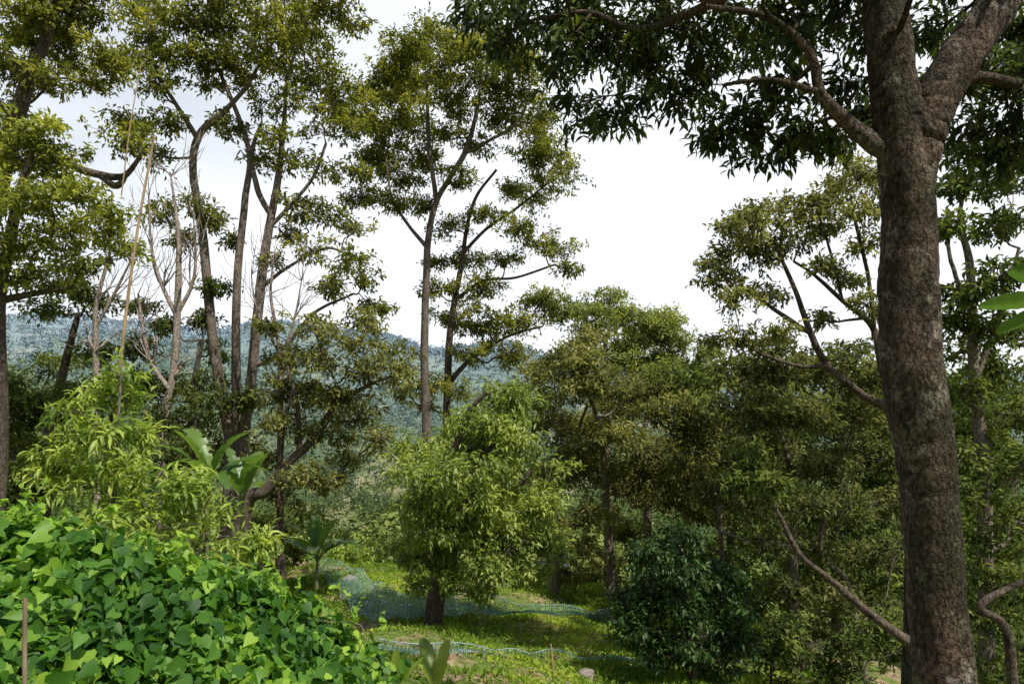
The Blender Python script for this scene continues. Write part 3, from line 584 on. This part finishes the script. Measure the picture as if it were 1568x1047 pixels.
# ================================================================ poles, nets, rocks
def pole(name, pts, w0, w1, mat):
    T = Tubes(); P = [unproject(u, v, dd) for u, v, dd in pts]; C = crom(P, 8); T.add(C, np.linspace(w0, w1, len(C)), 8, rough=.02); T.build(name, mat)
pole('bamboo_pole', [(168, 760, 8.6), (180, 600, 8.6), (205, 390, 8.6), (236, 210, 8.6)], .024, .013, M_bamboo)
pole('bamboo_pole', [(186, 300, 9.5), (200, 190, 9.5), (216, 100, 9.5)], .009, .006, M_bamboo)
pole('wooden_stake', [(38, 1060, 3.2), (38, 980, 3.2), (39, 915, 3.2)], .011, .009, M_stakew)
pole('wooden_stake', [(400, 930, 6.5), (401, 890, 6.5), (400, 865, 6.5)], .025, .02, B_dark)
pole('wooden_stake', [(850, 1060, 12), (846, 1010, 12), (843, 985, 12)], .02, .015, M_bamboo)
def lying(name, uv, w0, w1, mat):
    P = []
    for u, v in uv:
        d = gdist(u, v); q = unproject(u, v, d); q[2] = float(height(q[0], q[1])) + .05; P.append(q)
    T = Tubes(); C = crom(P, 8); T.add(C, np.linspace(w0, w1, len(C)), 8, rough=.03); T.build(name, mat)
lying('fallen_branch', [(700, 1000), (750, 1004), (800, 997), (860, 1010)], .025, .012, B_pale)
lying('fallen_branch', [(1040, 1030), (1090, 1028), (1130, 1018)], .02, .012, B_pale)

def net(foot, hs, slack, name='plastic_net_fence'):
    """netting standing on the ground line `foot`, its top edge hs metres up and pushed back by slack metres"""
    P = []
    for u, v in foot:
        d = gdist(u, v); P.append(unproject(u, v, d))
    B = crom(P, 10); B[:, 2] = height(B[:, 0], B[:, 1]) + .03
    hh = np.interp(np.linspace(0, 1, len(B)), np.linspace(0, 1, len(hs)), hs)
    ss = np.interp(np.linspace(0, 1, len(B)), np.linspace(0, 1, len(slack)), slack)
    A = B.copy(); A[:, 1] += ss; A[:, 2] = height(A[:, 0], A[:, 1]) + hh
    par = empty(name); W = .0042; V = []; Q = []; cell = .06
    nu = int(np.linalg.norm(np.diff(A, axis=0), axis=1).sum() / cell); tt = np.linspace(0, 1, len(A))
    AA = np.stack([np.interp(np.linspace(0, 1, nu), tt, A[:, k]) for k in range(3)], -1); BB = np.stack([np.interp(np.linspace(0, 1, nu), tt, B[:, k]) for k in range(3)], -1)
    nv = max(5, int(np.linalg.norm(AA - BB, axis=1).mean() / cell)); s = np.linspace(0, 1, nv)[None, :, None]
    G = AA[:, None] * (1 - s) + BB[:, None] * s; G[:, :, 2] -= (np.sin(s[..., 0] * np.pi) * .1); G += rng.normal(size=G.shape) * .006
    G[:, :, 2] = np.maximum(G[:, :, 2], height(G[:, :, 0], G[:, :, 1]) + .16)
    cnt = [0]
    def strip(P):
        tn = nrm(np.gradient(P, axis=0)); sd = nrm(np.cross(tn, np.array([0, 1, .4]))) * W
        V.append(np.stack([P - sd, P + sd], 1).reshape(-1, 3)); k = np.arange(len(P) - 1) * 2 + cnt[0]
        Q.append(np.stack([k, k + 1, k + 3, k + 2], -1)); cnt[0] += 2 * len(P)
    for a in range(G.shape[0]): strip(G[a])
    for b_ in range(G.shape[1]): strip(G[:, b_])
    mesh_obj('netting', np.concatenate(V), np.concatenate(Q), M_net, parent=par)
    T = Tubes(); T.add(A, np.full(len(A), .007), 6)
    for k in range(0, len(A), 15): T.add([A[k] + UP * .04, A[k] - UP * hh[k] * .5, np.array([A[k][0], A[k][1], float(height(A[k][0], A[k][1])) - .1])], [.010, .010, .010], 6)
    T.build('rope_and_posts', M_rope, par)
net([(482, 880), (520, 915), (562, 957), (640, 955), (720, 948), (830, 948), (935, 948)], [.5, .5, .45, .4, .35, .3, .25], [.3, 2.0, 3.0, 2.6, 1.6, .5, .2])
net([(572, 1008), (620, 1014), (680, 1016), (740, 1012), (850, 1008), (900, 1022), (1000, 1034)], [.28, .25, .22, .22, .15, .15, .15], [.5, .5, .3, .3, .2, .2, .2])
def rock(u, v, s):
    import bmesh
    bm = bmesh.new(); bmesh.ops.create_icosphere(bm, subdivisions=3, radius=1)
    for w_ in bm.verts:
        c = w_.co; k = 1 + .2 * math.sin(c.x * 3 + u) + .15 * math.sin(c.y * 5 + v) + .1 * math.sin(c.z * 7 + c.x * 4); w_.co = (c.x * k * s * 1.3, c.y * k * s, c.z * k * s * .7)
    me = bpy.data.meshes.new('rock'); bm.to_mesh(me); bm.free(); me.materials.append(M_rock)
    ob = bpy.data.objects.new('rock', me); g = gnd(u, gdist(u, v)); ob.location = (g[0], g[1], g[2] + s * .1); ob.rotation_euler = (0, 0, u); link(ob)
for u, v, s in [(532, 890, .2), (895, 1035, .14), (1000, 1010, .15), (560, 930, .12), (780, 1000, .08), (470, 960, .13), (920, 985, .1)]: rock(u, v, s)

# ================================================================ camera
cam = bpy.data.cameras.new('camera'); cam.lens = 24; cam.sensor_width = 36; cam.clip_end = 6000; cam.clip_start = .05
cam.shift_y = (PY0 - 523.5) / 1568.0
co = bpy.data.objects.new('camera', cam); co.rotation_euler = (math.radians(90), 0, 0); link(co); bpy.context.scene.camera = co

# ================================================================ light
sd = nrm(np.array([.38, -.36, .85])); el = math.asin(sd[2]); rot = math.atan2(sd[0], sd[1])
sun = bpy.data.lights.new('sun', 'SUN'); sun.energy = 5.0; sun.angle = math.radians(.5); sun.color = (1, .96, .87)
so = bpy.data.objects.new('sun', sun)
from mathutils import Vector
so.rotation_euler = Vector(sd).to_track_quat('Z', 'Y').to_euler(); so.location = (0, 0, 50); link(so)
w = bpy.data.worlds.new('World'); bpy.context.scene.world = w; w.use_nodes = True; N = w.node_tree.nodes; L = w.node_tree.links; N.clear()
sky = N.new('ShaderNodeTexSky'); sky.sky_type = 'NISHITA'; sky.sun_disc = False; sky.sun_elevation = el; sky.sun_rotation = rot; sky.dust_density = 1.0; sky.air_density = 1.2
tc = N.new('ShaderNodeTexCoord'); mp = N.new('ShaderNodeMapping'); mp.inputs['Scale'].default_value = (1, 1, 2.4); L.new(tc.outputs['Generated'], mp.inputs[0])
nz = N.new('ShaderNodeTexNoise'); nz.inputs['Scale'].default_value = 2.2; nz.inputs['Detail'].default_value = 7; nz.inputs['Roughness'].default_value = .55; L.new(mp.outputs[0], nz.inputs['Vector'])
sx = N.new('ShaderNodeSeparateXYZ'); L.new(tc.outputs['Generated'], sx.inputs[0])
# bright haze and thin cloud over the valley (+Y), thinning to the left; cut back overhead and behind, out of view, to lower ambient light
m1 = N.new('ShaderNodeMath'); m1.operation = 'MULTIPLY_ADD'; L.new(sx.outputs[0], m1.inputs[0]); m1.inputs[1].default_value = .65; L.new(nz.outputs[0], m1.inputs[2])
m2 = N.new('ShaderNodeMath'); m2.operation = 'MULTIPLY_ADD'; L.new(sx.outputs[2], m2.inputs[0]); m2.inputs[1].default_value = -.75; L.new(m1.outputs[0], m2.inputs[2])
cm = N.new('ShaderNodeMapRange'); cm.inputs[1].default_value = -.3; cm.inputs[2].default_value = .24; cm.inputs[3].default_value = .6; cm.inputs[4].default_value = 1.0; cm.interpolation_type = 'SMOOTHSTEP'; L.new(m2.outputs[0], cm.inputs[0])
zm = N.new('ShaderNodeMapRange'); zm.inputs[1].default_value = .5; zm.inputs[2].default_value = .8; zm.inputs[3].default_value = 1; zm.inputs[4].default_value = .15; zm.interpolation_type = 'SMOOTHSTEP'; L.new(sx.outputs[2], zm.inputs[0])
mu = N.new('ShaderNodeMath'); mu.operation = 'MULTIPLY'; L.new(cm.outputs[0], mu.inputs[0]); L.new(zm.outputs[0], mu.inputs[1])
ym = N.new('ShaderNodeMapRange'); ym.inputs[1].default_value = -.3; ym.inputs[2].default_value = .4; ym.inputs[3].default_value = .3; ym.inputs[4].default_value = 1; ym.interpolation_type = 'SMOOTHSTEP'; L.new(sx.outputs[1], ym.inputs[0])
mu2 = N.new('ShaderNodeMath'); mu2.operation = 'MULTIPLY'; L.new(mu.outputs[0], mu2.inputs[0]); L.new(ym.outputs[0], mu2.inputs[1])
mx = N.new('ShaderNodeMix'); mx.data_type = 'RGBA'; L.new(mu2.outputs[0], mx.inputs[0]); L.new(sky.outputs[0], mx.inputs[6]); mx.inputs[7].default_value = (10.6, 11.0, 11.6, 1)
bg = N.new('ShaderNodeBackground'); bg.inputs['Strength'].default_value = .1; L.new(mx.outputs[2], bg.inputs[0])
wo = N.new('ShaderNodeOutputWorld'); L.new(bg.outputs[0], wo.inputs[0])
sc = bpy.context.scene; sc.view_settings.view_transform = 'Standard'; sc.view_settings.look = 'None'; sc.view_settings.exposure = 0
